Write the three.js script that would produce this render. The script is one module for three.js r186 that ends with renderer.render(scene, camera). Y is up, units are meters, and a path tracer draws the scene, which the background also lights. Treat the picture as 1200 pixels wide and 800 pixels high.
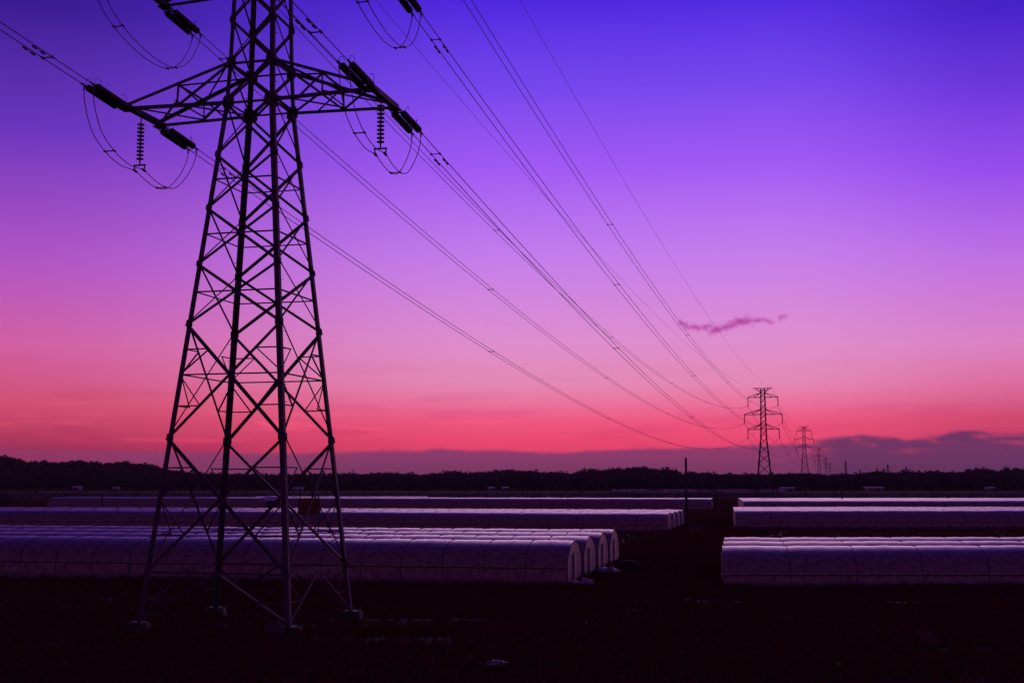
import * as THREE from 'three';
import { mergeGeometries, mergeVertices } from 'three/addons/utils/BufferGeometryUtils.js';
import { ImprovedNoise } from 'three/addons/math/ImprovedNoise.js';

// ---------------------------------------------------------------- camera, sky, sun, exposure
const scene = new THREE.Scene();
const camera = new THREE.PerspectiveCamera(29.67, 1200 / 800, 0.5, 9000);
camera.position.set(0, 6.7, 0);                       // on a railway bank above the fields
camera.rotation.set(THREE.MathUtils.degToRad(6.383), 0, 0);

const lerp = (a, b, t) => a + (b - a) * t;
const clamp01 = (t) => Math.min(1, Math.max(0, t));
const smooth = (a, b, x) => { const t = clamp01((x - a) / (b - a)); return t * t * (3 - 2 * t); };
const R = THREE.MathUtils.degToRad;
let seed = 20417;
const rnd = () => { seed = (seed * 1664525 + 1013904223) >>> 0; return seed / 4294967296; };
const rr = (a, b) => a + (b - a) * rnd();
const perlin = new ImprovedNoise();
const noise = (x, y = 0, z = 0) => perlin.noise(x + 31.7, y + 17.3, z + 5.1);
const fbm = (x, y, z = 0) => noise(x, y, z) + 0.5 * noise(x * 2.1, y * 2.1, z + 3) + 0.25 * noise(x * 4.3, y * 4.3, z + 7);

function table(rows, e) {                             // rows of [height, r, g, b], highest first
  if (e >= rows[0][0]) return rows[0].slice(1);
  for (let i = 1; i < rows.length; i++) if (e >= rows[i][0]) {
    const t = (e - rows[i][0]) / (rows[i - 1][0] - rows[i][0]);
    return [1, 2, 3].map((k) => lerp(rows[i][k], rows[i - 1][k], t));
  }
  return rows[rows.length - 1].slice(1);
}
function curve(pts, x) {
  if (x <= pts[0][0]) return pts[0][1];
  for (let i = 1; i < pts.length; i++) if (x <= pts[i][0]) { const t = (x - pts[i - 1][0]) / (pts[i][0] - pts[i - 1][0]); return lerp(pts[i - 1][1], pts[i][1], t); }
  return pts[pts.length - 1][1];
}
// twilight: colours of the air by height, under the afterglow (4 degrees right of north) and to both sides of it
const HIGH = [[90, 0.020, 0.009, 0.10], [60, 0.022, 0.009, 0.14], [42, 0.028, 0.010, 0.24], [30, 0.040, 0.012, 0.44]];
const GLOW = [...HIGH, [25, 0.052, 0.015, 0.64], [21.2, 0.0762, 0.0212, 0.745], [17.6, 0.181, 0.0612, 0.855], [13.9, 0.366, 0.1046, 0.913], [10.15, 0.565, 0.207, 0.85], [6.37, 0.745, 0.278, 0.635], [4.48, 0.805, 0.255, 0.475], [3.53, 0.862, 0.164, 0.328], [2.81, 0.895, 0.098, 0.222], [1.91, 0.865, 0.066, 0.164], [0.3, 0.68, 0.0545, 0.138]];
const WEST = [...HIGH.map(([e, r, g, b]) => [e, r * 0.6, g * 0.55, b * 0.42]), [19.8, 0.041, 0.011, 0.283], [14.7, 0.144, 0.0356, 0.509], [9.47, 0.429, 0.0887, 0.565], [5.94, 0.6445, 0.1195, 0.376], [3.47, 0.658, 0.0823, 0.171], [2.24, 0.515, 0.0482, 0.122], [1.54, 0.352, 0.0296, 0.093]];
const EAST = [...HIGH.map(([e, r, g, b]) => [e, r * 0.85, g * 0.8, b * 0.8]), [19.6, 0.061, 0.016, 0.578], [16.3, 0.155, 0.038, 0.735], [12.96, 0.3185, 0.0762, 0.855], [9.46, 0.527, 0.162, 0.776], [5.94, 0.723, 0.227, 0.565], [4.18, 0.745, 0.156, 0.342], [2.77, 0.658, 0.0648, 0.156], [1.0, 0.515, 0.0482, 0.127]];
const BANK = [[-60, 1.2], [-40, 1.45], [-28, 1.6], [-21.61, 1.57], [-18.27, 1.5], [-15.14, 1.47], [-11.2, 1.4], [-8.26, 1.45], [-6.03, 1.53], [-4.15, 1.53], [-3.21, 1.63], [-1.89, 1.54], [-0.38, 1.56], [1.51, 1.44], [3.4, 1.53], [5.66, 1.61], [9, 1.65], [10.48, 1.77], [12.9, 1.83], [13.56, 2.03], [14.28, 2.11], [15.23, 2.16], [16.56, 2.02], [17.01, 1.92], [17.6, 2.06], [18.29, 2.12], [19.21, 2.32], [19.98, 2.26], [20.48, 2.15], [21.64, 2.17], [30, 2.3], [45, 1.8], [70, 1.2]];
const WISPS = [[7.5, 7.2, 7.85, 6.99, 0.1], [7.8, 7.0, 8.3, 6.9, 0.12], [8.3, 6.95, 8.75, 6.97, 0.11], [8.75, 6.75, 9.15, 6.86, 0.14], [9.0, 6.8, 9.7, 6.98, 0.15], [9.5, 7.02, 10.2, 7.1, 0.15], [10.05, 7.18, 10.6, 7.16, 0.19], [10.75, 7.18, 11.15, 7.2, 0.12], [11.1, 7.2, 11.5, 7.1, 0.07], [11.88, 7.26, 12.06, 7.36, 0.1]];
function glowFade(az) { const d = R(az - 4); return 0.37 + 0.63 * Math.pow((1 + Math.cos(d)) / 2, 2.6); }
function skyColour(az, el) {
  if (el < 0) el = 0;
  const side = az < 4 ? WEST : EAST, edge = az < 4 ? 25.6 : 17.7;
  const t = Math.min(1, Math.abs(az - 4) / edge), w = az < 4 ? smooth(0.12, 1.04, t) : smooth(0.4, 1.02, t);
  const a = table(GLOW, el), b = table(side, el);
  let c = [0, 1, 2].map((k) => lerp(a[k], b[k], w));
  const out = Math.abs(az - 4) > edge ? glowFade(az) / glowFade(az < 4 ? 4 - edge : 4 + edge) : 1;
  if (el < 12) {                                      // thin streaks of cirrus low in the red
    const s = smooth(0.08, 0.5, fbm(az * 0.16, el * 1.6, 2)) * smooth(9, 3.4, el) * smooth(0.4, 1.4, el) * (0.05 + 0.07 * smooth(5, 3, el));
    c = [c[0] * (1 - 0.5 * s), c[1] * (1 - 1.2 * s), c[2] * (1 - 0.4 * s)];
    const p = smooth(0.15, 0.6, fbm(az * 0.22 + 9, el * 3.2, 5)) * smooth(4, 2.6, el) * smooth(1.5, 2.0, el) * 0.22 * smooth(6, -14, az);
    c = [c[0] * (1 + p), c[1] * (1 + p), c[2] * (1 + 0.6 * p)];
    // low bank of cloud on the horizon
    const top = curve(BANK, az) + 0.035 * fbm(az * 1.1, 0.5, 1) + 0.018 * noise(az * 4.1, 2);
    const bank = smooth(top + 0.05, top - 0.07, el) * lerp(0.5, 1, smooth(-25, -11, az));
    const dark = smooth(12.6, 14.5, az);
    const hole = (1 - 0.75 * smooth(0.05, 0.5, fbm(az * 0.5 + 3, el * 5, 9)) * smooth(0.75, 0.2, top - el) * smooth(9, 14, az));
    const bb = [lerp(0.275, 0.165, dark), lerp(0.045, 0.036, dark), lerp(0.148, 0.125, dark)];
    const low = smooth(1.5, 0.3, el);
    const bc = [bb[0] * (1 - 0.32 * low), bb[1] * (1 - 0.1 * low), bb[2] * (1 - 0.18 * low)];
    c = c.map((v, k) => lerp(v, bc[k], bank * hole));
    if (az > 6.8 && az < 13 && el > 6 && el < 8) {    // one small torn cloud above the bank
      let m = 0;
      for (const [x0, y0, x1, y1, r] of WISPS) {
        const dx = x1 - x0, dy = y1 - y0, q = clamp01(((az - x0) * dx + (el - y0) * dy) / (dx * dx + dy * dy));
        const wob = Math.max(0.18, Math.min(1.6, 0.3 + 1.5 * (0.5 + fbm(az * 4.4, el * 8.5, 11) * 0.95)));
        const d = Math.hypot(az - x0 - dx * q, (el - y0 - dy * q) * 1.05);
        m = Math.max(m, smooth(r * wob * 1.3, r * wob * 0.2, d));
      }
      m *= 0.95 + 0.4 * fbm(az * 5, el * 9, 4);
      c = [lerp(c[0], 0.47, clamp01(m) * 0.95), lerp(c[1], 0.05, clamp01(m) * 0.95), lerp(c[2], 0.35, clamp01(m) * 0.95)];
    }
  }
  return c.map((v) => v * out);
}
{
  const W = 4096, H = 2048, data = new Float32Array(W * H * 4);
  for (let j = 0; j < H; j++) {
    const el = ((j + 0.5) / H - 0.5) * 180;
    const step = el < -0.2 ? 64 : el > 24 ? 16 : 1;
    for (let i = 0; i < W; i += 1) {
      const o = (j * W + i) * 4;
      if (step > 1 && i % step) { const q = o - 4 * (i % step); data[o] = data[q]; data[o + 1] = data[q + 1]; data[o + 2] = data[q + 2]; data[o + 3] = 1; continue; }
      let az = ((i + 0.5) / W - 0.25) * 360; if (az > 184) az -= 360;
      const c = el < 0 ? [0.012, 0.003, 0.008] : skyColour(az, el);
      data[o] = c[0]; data[o + 1] = c[1]; data[o + 2] = c[2]; data[o + 3] = 1;
    }
  }
  const sky = new THREE.DataTexture(data, W, H, THREE.RGBAFormat, THREE.FloatType);
  sky.mapping = THREE.EquirectangularReflectionMapping; sky.magFilter = THREE.LinearFilter; sky.minFilter = THREE.LinearFilter; sky.needsUpdate = true;
  scene.background = sky; scene.environment = sky;
}
const sun = new THREE.DirectionalLight(new THREE.Color(1, 0.5, 0.64), 0.95);   // the last light over the horizon, behind the far pylons
sun.name = 'low_sun';
sun.position.set(Math.sin(R(7)) * 500, Math.tan(R(5)) * 500, -Math.cos(R(7)) * 500);
sun.target.position.set(0, 0, 0);
sun.castShadow = true; sun.shadow.radius = 75;
sun.shadow.camera.left = -160; sun.shadow.camera.right = 160; sun.shadow.camera.top = 80; sun.shadow.camera.bottom = -40; sun.shadow.camera.far = 1500; sun.shadow.mapSize.set(2048, 2048);
scene.add(sun, sun.target);

const renderer = new THREE.WebGLRenderer({ antialias: true });
renderer.toneMapping = THREE.LinearToneMapping;
renderer.toneMappingExposure = 1;
renderer.shadowMap.enabled = true;

// ---------------------------------------------------------------- helpers
const names = {};
function numbered(n) { const k = names[n] = (names[n] ?? -1) + 1; return k ? `${n}_${String(k).padStart(3, '0')}` : n; }
function tag(o, label, category, group, kind) {
  o.userData.label = label; o.userData.category = category;
  if (group) o.userData.group = group;
  if (kind) o.userData.kind = kind;
  return o;
}
function thing(name, label, category, pos = [0, 0, 0], turn = 0, group) {
  const o = new THREE.Group(); o.name = numbered(name); scene.add(o);
  o.position.set(...pos); o.rotation.y = turn;
  return tag(o, label, category, group);
}
function put(name, geo, mat, parent) {
  const m = new THREE.Mesh(geo, mat); m.castShadow = m.receiveShadow = true;
  m.name = parent ? name : numbered(name); (parent ?? scene).add(m); return m;
}
function structure(name, geo, mat, label, category) { const m = put(name, geo, mat); m.userData.kind = 'structure'; if (label) tag(m, label, category); return m; }
function copyOf(o, label) {
  const c = o.clone(); c.name = numbered(o.name.replace(/_\d{3}$/, '')); c.userData = { ...o.userData }; if (label) c.userData.label = label; scene.add(c); return c;
}
const V = (x, y, z) => new THREE.Vector3(x, y, z);
const lin = (r, g, b) => new THREE.Color().setRGB(r, g, b);
function tube(pts, r, seg = 24, rad = 5) { return new THREE.TubeGeometry(new THREE.CatmullRomCurve3(pts), seg, r, rad, false); }
function rod(p, q, r, rad = 6, r2 = r) {
  const d = q.clone().sub(p), g = new THREE.CylinderGeometry(r2, r, d.length(), rad, 1);
  g.translate(0, d.length() / 2, 0).applyQuaternion(new THREE.Quaternion().setFromUnitVectors(V(0, 1, 0), d.clone().normalize())).translate(p.x, p.y, p.z);
  return g;
}
function box(w, h, d, x = 0, y = 0, z = 0) { return new THREE.BoxGeometry(w, h, d).translate(x, y, z); }
const plain = (g) => { const n = g.index ? g.toNonIndexed() : g; for (const k of Object.keys(n.attributes)) if (k !== 'position' && k !== 'normal') n.deleteAttribute(k); return n; };
const merged = (list) => mergeGeometries(list.map(plain));

function noiseTexture(size, fn, colour = true) {
  const d = new Uint8Array(size * size * 4);
  for (let j = 0; j < size; j++) for (let i = 0; i < size; i++) {
    const c = fn(i / size, j / size), o = (j * size + i) * 4;
    d[o] = 255 * clamp01(c[0]); d[o + 1] = 255 * clamp01(c[1]); d[o + 2] = 255 * clamp01(c[2]); d[o + 3] = 255;
  }
  const t = new THREE.DataTexture(d, size, size); t.wrapS = t.wrapT = THREE.RepeatWrapping; t.magFilter = THREE.LinearFilter; t.minFilter = THREE.LinearMipmapLinearFilter; t.generateMipmaps = true;
  if (colour) t.colorSpace = THREE.SRGBColorSpace; t.needsUpdate = true; return t;
}
// noise that repeats without a seam
const seamless = (u, v, f, k = 0) => {
  const n = (x, y) => perlin.noise(x * f + 11.3 + k, y * f + 47.9 - k, 3.7 + k * 1.31), q = (n(u, v) * (1 - u) * (1 - v) + n(u - 1, v) * u * (1 - v) + n(u, v - 1) * (1 - u) * v + n(u - 1, v - 1) * u * v);
  return q / Math.sqrt(((1 - u) ** 2 + u * u) * ((1 - v) ** 2 + v * v));
};

// ---------------------------------------------------------------- materials
const soilMap = noiseTexture(512, (u, v) => { const n = 0.5 * seamless(u, v, 9) + 0.35 * seamless(u, v, 31, 5) + 0.3 * seamless(u, v, 90, 9); const k = 0.72 + 0.5 * n; return [k, k * 0.97, k * 0.92]; });
const clodMap = noiseTexture(512, (u, v) => { const n = 0.5 + 0.4 * seamless(u, v, 40, 2) + 0.4 * seamless(u, v, 110, 8); return [n, n, n]; }, false);
const filmMap = noiseTexture(512, (u, v) => { const n = seamless(u, v, 14, 3), s = seamless(u * 1, v, 60, 7); const k = 0.84 + 0.14 * n + 0.1 * s - 0.14 * smooth(0.2, 0.55, seamless(u, v, 12, 12)) - 0.08 * smooth(0.1, 0.5, seamless(u, v, 50, 15)); return [k, k * 0.985, k]; });
const steelMap = noiseTexture(256, (u, v) => { const k = 0.82 + 0.22 * seamless(u, v, 18, 1) + 0.14 * seamless(u, v, 70, 4); return [k, k, k]; });
const soil = new THREE.MeshStandardMaterial({ color: lin(0.055, 0.016, 0.005), map: soilMap, bumpMap: clodMap, bumpScale: 0.05, roughness: 1 });
const track = new THREE.MeshStandardMaterial({ color: lin(0.05, 0.016, 0.006), map: soilMap, bumpMap: clodMap, bumpScale: 0.03, roughness: 1 });
const steel = new THREE.MeshStandardMaterial({ color: lin(0.11, 0.085, 0.08), roughness: 0.7, metalness: 0.1 });
const wireMat = new THREE.MeshStandardMaterial({ color: lin(0.3, 0.28, 0.29), roughness: 0.8, metalness: 0 });
const porcelain = new THREE.MeshStandardMaterial({ color: lin(0.06, 0.035, 0.03), roughness: 0.6 });
const concrete = new THREE.MeshStandardMaterial({ color: lin(0.11, 0.065, 0.05), map: steelMap, bumpMap: clodMap, bumpScale: 0.01, roughness: 0.95 });
const filmLook = { roughness: 0.42, transmission: 0.42, clearcoat: 0.25, clearcoatRoughness: 0.35, thickness: 0, side: THREE.DoubleSide, map: filmMap };
const film = new THREE.MeshPhysicalMaterial({ color: lin(0.78, 0.63, 0.45), ...filmLook });
const curtain = new THREE.MeshPhysicalMaterial({ color: lin(0.42, 0.38, 0.38), ...filmLook, transmission: 0.15 });
const rubber = new THREE.MeshStandardMaterial({ color: lin(0.03, 0.025, 0.03), roughness: 0.8 });
const pipe = new THREE.MeshStandardMaterial({ color: lin(0.22, 0.2, 0.2), roughness: 0.5, metalness: 0.4 });
const wood = new THREE.MeshStandardMaterial({ color: lin(0.07, 0.05, 0.04), roughness: 0.9 });
const whitePaint = new THREE.MeshStandardMaterial({ color: lin(0.75, 0.72, 0.72), roughness: 0.7 });
const wall = new THREE.MeshStandardMaterial({ color: lin(0.4, 0.34, 0.32), roughness: 0.9 });
const darkRoof = new THREE.MeshStandardMaterial({ color: lin(0.06, 0.05, 0.06), roughness: 0.8 });
const glass = new THREE.MeshStandardMaterial({ color: lin(0.03, 0.03, 0.04), roughness: 0.15 });
const leafDark = new THREE.MeshStandardMaterial({ color: lin(0.12, 0.08, 0.06), roughness: 1, side: THREE.DoubleSide });
const leafDry = new THREE.MeshStandardMaterial({ color: lin(0.26, 0.17, 0.12), roughness: 1, side: THREE.DoubleSide });
const weed = new THREE.MeshStandardMaterial({ color: lin(0.16, 0.05, 0.016), roughness: 1, side: THREE.DoubleSide });
const signPaint = new THREE.MeshStandardMaterial({ color: lin(0.26, 0.07, 0.02), roughness: 0.7 });

// ---------------------------------------------------------------- ground
const SKYLINE = [[-70, 0.9], [-40, 1.3], [-26, 1.3], [-21.6, 1.25], [-21.07, 1.22], [-20.51, 1.09], [-19.94, 1.06], [-19.37, 1.0], [-18.83, 1.0], [-18.25, 1.03], [-17.56, 0.92], [-17.12, 0.98], [-16.63, 1.04], [-15.93, 0.94], [-15.19, 0.8], [-14.23, 0.62], [-12.62, 0.5], [-10.08, 0.48], [-8.25, 0.47], [-6.65, 0.52], [-5.42, 0.57], [-4.37, 0.5], [-3.88, 0.4], [-3.39, 0.54], [-2.19, 0.59], [-1.77, 0.46], [-1.36, 0.59], [-0.3, 0.64], [0.38, 0.67], [1.51, 0.55], [2.9, 0.64], [3.88, 0.74], [5.01, 0.8], [5.57, 0.82], [6.13, 0.77], [6.84, 0.66], [7.77, 0.54], [8.87, 0.49], [11.54, 0.48], [14.05, 0.45], [15.36, 0.59], [16.83, 0.58], [17.89, 0.61], [18.51, 0.59], [19.15, 0.66], [19.46, 0.7], [20.35, 0.65], [20.99, 0.75], [21.58, 0.73], [28, 0.9], [45, 1.1], [70, 0.7]];
const skylineHeight = (x, d) => { const dist = Math.hypot(x, d); return 6.7 + Math.tan(R(curve(SKYLINE, Math.atan2(x, d) * 180 / Math.PI))) * dist; };
const TREE = 7;                                        // how far the wood rises over the hill
const trackX = (d) => 8.8 + 0.186 * (d - 87);          // middle of the farm track between the greenhouses
function groundY(x, d) {                              // d = distance northwards (-z)
  let y = 0;
  y += 0.10 * noise(x * 0.09, d * 0.13) + 0.05 * noise(x * 0.4, d * 0.5, 3);
  const field = smooth(82, 76, d) * smooth(25, 40, d);
  y += field * (0.05 * Math.sin(d * 2.2 + noise(x * 0.06, d * 0.06) * 3) + 0.06 * noise(x * 1.1, d * 1.3, 9));
  const t = Math.abs(x - trackX(d));
  if (d > 60 && d < 600) y = lerp(y * 0.3 + 0.05 * (smooth(0.35, 0.8, Math.abs(t - 0.9)) - 1), y, smooth(2.2, 4.5, t));
  y *= smooth(5200, 500, d) * smooth(-60, 0, d + 40);
  if (d > 560) {
    y = lerp(y, 4.2 + 0.15 * noise(x * 0.05, d * 0.05), smooth(612, 625, d));
    const crest = skylineHeight(x, 780) - TREE;
    const hill = smooth(672, 768, d) * (1 - smooth(860, 1100, d));
    y = lerp(y, Math.max(y, crest + 0.8 * noise(x * 0.03, d * 0.03)), hill);
    y = lerp(y, 6.3, smooth(900, 1100, d) * (1 - hill) * 0.9);
  }
  return y;
}
{
  const NX = 420, ND = 460, pos = [], uv = [], idx = [];
  const xs = (t) => { const s = t * 2 - 1; return 60 * s + 4000 * Math.pow(Math.abs(s), 4) * Math.sign(s); };
  const ds = (t) => -120 + 250 * t / 0.55 * Math.min(1, 1) * (t < 0.55 ? 1 : 1) + (t > 0.55 ? 2700 * Math.pow((t - 0.55) / 0.45, 3) : 0);
  for (let j = 0; j <= ND; j++) for (let i = 0; i <= NX; i++) {
    const d = ds(j / ND), x = xs(i / NX) + trackX(d) * clamp01(d / 100) * (d < 600 ? 1 : 600 / d);
    pos.push(x, groundY(x, d), -d); uv.push(x / 6, d / 6);
  }
  for (let j = 0; j < ND; j++) for (let i = 0; i < NX; i++) { const a = j * (NX + 1) + i, b = a + 1, c = a + NX + 1, e = c + 1; idx.push(a, b, c, b, e, c); }
  const g = new THREE.BufferGeometry(); g.setAttribute('position', new THREE.Float32BufferAttribute(pos, 3)); g.setAttribute('uv', new THREE.Float32BufferAttribute(uv, 2)); g.setIndex(idx); g.computeVertexNormals();
  structure('ground', g, soil, 'dark bare farm field running back to low wooded hills', 'ground');
}
{
  const pos = [], uv = [], idx = [], n = 160, m = 14;
  for (let j = 0; j <= n; j++) for (let i = 0; i <= m; i++) { const d = 62 + 520 * Math.pow(j / n, 1.5), x = trackX(d) + (i / m - 0.5) * (4 + 0.3 * noise(d * 0.3, i)); pos.push(x, groundY(x, d) + 0.012, -d); uv.push(x / 3, d / 3); }
  for (let j = 0; j < n; j++) for (let i = 0; i < m; i++) { const a = j * (m + 1) + i, b = a + 1, c = a + m + 1, e = c + 1; idx.push(a, b, c, b, e, c); }
  const g = new THREE.BufferGeometry(); g.setAttribute('position', new THREE.Float32BufferAttribute(pos, 3)); g.setAttribute('uv', new THREE.Float32BufferAttribute(uv, 2)); g.setIndex(idx); g.computeVertexNormals();
  structure('farm_track', g, track, 'dark dirt farm track between the two rows of greenhouses', 'track');
}

// ---------------------------------------------------------------- lattice steel
const angleShape = (() => {
  const s = new THREE.Shape([[0, 0], [1, 0], [1, 0.13], [0.13, 0.13], [0.13, 1], [0, 1]].map(([x, y]) => new THREE.Vector2(x, y)));
  const g = new THREE.ExtrudeGeometry(s, { depth: 1, bevelEnabled: false }); g.deleteAttribute('uv'); return g;
})();
const plateShape = (() => {                            // octagonal plate, 1 across, in the xy plane
  const s = new THREE.Shape([[-0.5, -0.3], [-0.3, -0.5], [0.3, -0.5], [0.5, -0.3], [0.5, 0.3], [0.3, 0.5], [-0.3, 0.5], [-0.5, 0.3]].map(([x, y]) => new THREE.Vector2(x, y)));
  const g = new THREE.ExtrudeGeometry(s, { depth: 1, bevelEnabled: false }); g.translate(0, 0, -0.5); g.deleteAttribute('uv'); return g;
})();
// an angle bar from p to q; its two flanges point along d1 and d2
function barMatrix(p, q, w, d1, d2, centred) {
  const z = q.clone().sub(p), len = z.length(); z.normalize();
  let a = d1.clone().addScaledVector(z, -d1.dot(z)).normalize();
  let b = d2.clone().addScaledVector(z, -d2.dot(z)); b.addScaledVector(a, -b.dot(a)).normalize();
  if (a.clone().cross(b).dot(z) < 0) { const t = a; a = b; b = t; if (centred) centred = 'y'; } else if (centred) centred = 'x';
  const o = p.clone(); if (centred === 'x') o.addScaledVector(a, -w / 2); if (centred === 'y') o.addScaledVector(b, -w / 2);
  return new THREE.Matrix4().makeBasis(a.multiplyScalar(w), b.multiplyScalar(w), z.multiplyScalar(len)).setPosition(o);
}
function bar(parent, name, p, q, w, d1, d2, mat, centred = true) {
  const m = put(name, angleShape, mat, parent);
  m.applyMatrix4(barMatrix(p, q, w, d1, d2, centred)); return m;
}
function plate(parent, name, c, w, h, n, mat, t = 0.022) {
  const z = n.clone().normalize(), y = V(0, 1, 0).addScaledVector(z, -z.y).normalize(), x = y.clone().cross(z);
  const m = put(name, plateShape, mat, parent);
  m.applyMatrix4(new THREE.Matrix4().makeBasis(x.multiplyScalar(w), y.multiplyScalar(h), z.multiplyScalar(t)).setPosition(c)); return m;
}
function lattice(parent, spec, mat) {
  const { half, levels, tall, legW, diag, thin, top } = spec;
  const faces = [V(0, 0, 1), V(1, 0, 0), V(0, 0, -1), V(-1, 0, 0)];
  const P = (f, s, y) => { const h = half(y); return [V(s * h, y, h), V(h, y, -s * h), V(-s * h, y, -h), V(-h, y, s * h)][f]; };
  // legs: one bent angle each
  const knots = [spec.foot, ...spec.bends, top];
  for (const [sx, sz] of [[-1, 1], [1, 1], [1, -1], [-1, -1]]) {
    const parts = [];
    for (let i = 0; i + 1 < knots.length; i++) {
      const y0 = knots[i], y1 = knots[i + 1], g = angleShape.clone();
      const w = lerp(legW[0], legW[1], y0 / top);
      parts.push(g.applyMatrix4(barMatrix(V(sx * half(y0), y0, sz * half(y0)), V(sx * half(y1), y1, sz * half(y1)), w, V(-sx, 0, 0), V(0, 0, -sz), false)));
    }
    const leg = put('leg', merged(parts), mat, parent);
    if (spec.steps && sx * sz > 0) {                  // climbing bolts up two of the legs
      const b = [];
      for (let y = 2.6, k = 0; y < top - 1; y += 0.42, k++) { const h = half(y); b.push(k % 2 ? box(0.17, 0.022, 0.022, sx * (h + 0.085), y, sz * (h - 0.1)) : box(0.022, 0.022, 0.17, sx * (h - 0.1), y, sz * (h + 0.085))); }
      const s = put('step_bolts', merged(b), mat, leg); s.userData.kind = 'stuff';
    }
  }
  faces.forEach((n, f) => {
    const inn = n.clone().negate(), w = f % 2 ? diag[1] : diag[0];
    const X = (y0, y1, big) => {
      const pts = [[-1, y0, 1, y1], [1, y0, -1, y1]];
      pts.forEach(([s0, a, s1, b], k) => {
        const p = P(f, s0, a), q = P(f, s1, b), dir = q.clone().sub(p), side = dir.clone().cross(n).normalize();
        const off = n.clone().multiplyScalar(k ? 0.03 : -0.055);
        bar(parent, 'diagonal_brace', p.add(off), q.add(off), w * (big ? 1 : 0.92), side, k ? n : inn, mat);
      });
    };
    const H = (y, ww, s0 = -1, s1 = 1, name = 'horizontal_brace') => bar(parent, name, P(f, s0, y).addScaledVector(n, -0.09), P(f, s1, y).addScaledVector(n, -0.09), ww, V(0, 1, 0), inn, mat);
    for (let i = 0; i + 1 < levels.length; i++) {
      const y0 = levels[i], y1 = levels[i + 1]; X(y0, y1, tall.includes(i));
      const h0 = half(y0), h1 = half(y1), tc = h0 / (h0 + h1), ym = lerp(y0, y1, tc);
      if (spec.rings?.includes(i)) H(ym, thin * 1.1);
      if (tall.includes(i) && spec.redundant) {
        for (const s of [-1, 1]) for (const [t, up] of [[tc / 2, -1], [(1 + tc) / 2, 1]]) {
          const y = lerp(y0, y1, t);
          // the brace that starts (or ends) on this leg is at t of its way
          const e = up < 0 ? lerp(-h0, h1, t) / half(y) : lerp(h0, -h1, t) / half(y);
          const sArm = s < 0 ? e : -e;
          H(y, thin, s, sArm, 'stiffening_bar');
          bar(parent, 'stiffening_bar', P(f, sArm, y).addScaledVector(n, -0.1), P(f, s, ym).addScaledVector(n, -0.1), thin, V(0, 1, 0), inn, mat);
        }
      }
    }
    for (const y of spec.belts) H(y, thin * 1.7);
    if (spec.knee) {                                  // below the knee belt: an inverted V to the feet
      const y = spec.knee, fy = spec.foot + 0.15;
      for (const s of [-1, 1]) {
        const mid = P(f, 0, y), foot = P(f, s, fy), dir = foot.clone().sub(mid), side = dir.clone().cross(n).normalize();
        const off = n.clone().multiplyScalar(-0.05);
        bar(parent, 'diagonal_brace', mid.clone().add(off), foot.clone().add(off), diag[0] * 0.7, side, inn, mat);
        const c = mid.clone().lerp(foot, 0.56).addScaledVector(n, -0.1);
        bar(parent, 'stiffening_bar', P(f, s, y - 0.1).addScaledVector(n, -0.1), c, thin * 1.2, V(0, 1, 0), inn, mat);
        bar(parent, 'stiffening_bar', P(f, s, c.y).addScaledVector(n, -0.1), c, thin * 1.2, V(0, 1, 0), inn, mat);
      }
    }
    if (spec.gussets) for (const [y, size] of spec.gussets) for (const s of [-1, 1]) plate(parent, 'gusset_plate', P(f, s * (1 - size * 0.32 / half(y)), y).addScaledVector(n, 0.02), size, size * 1.15, n, mat);
  });
}
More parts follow.
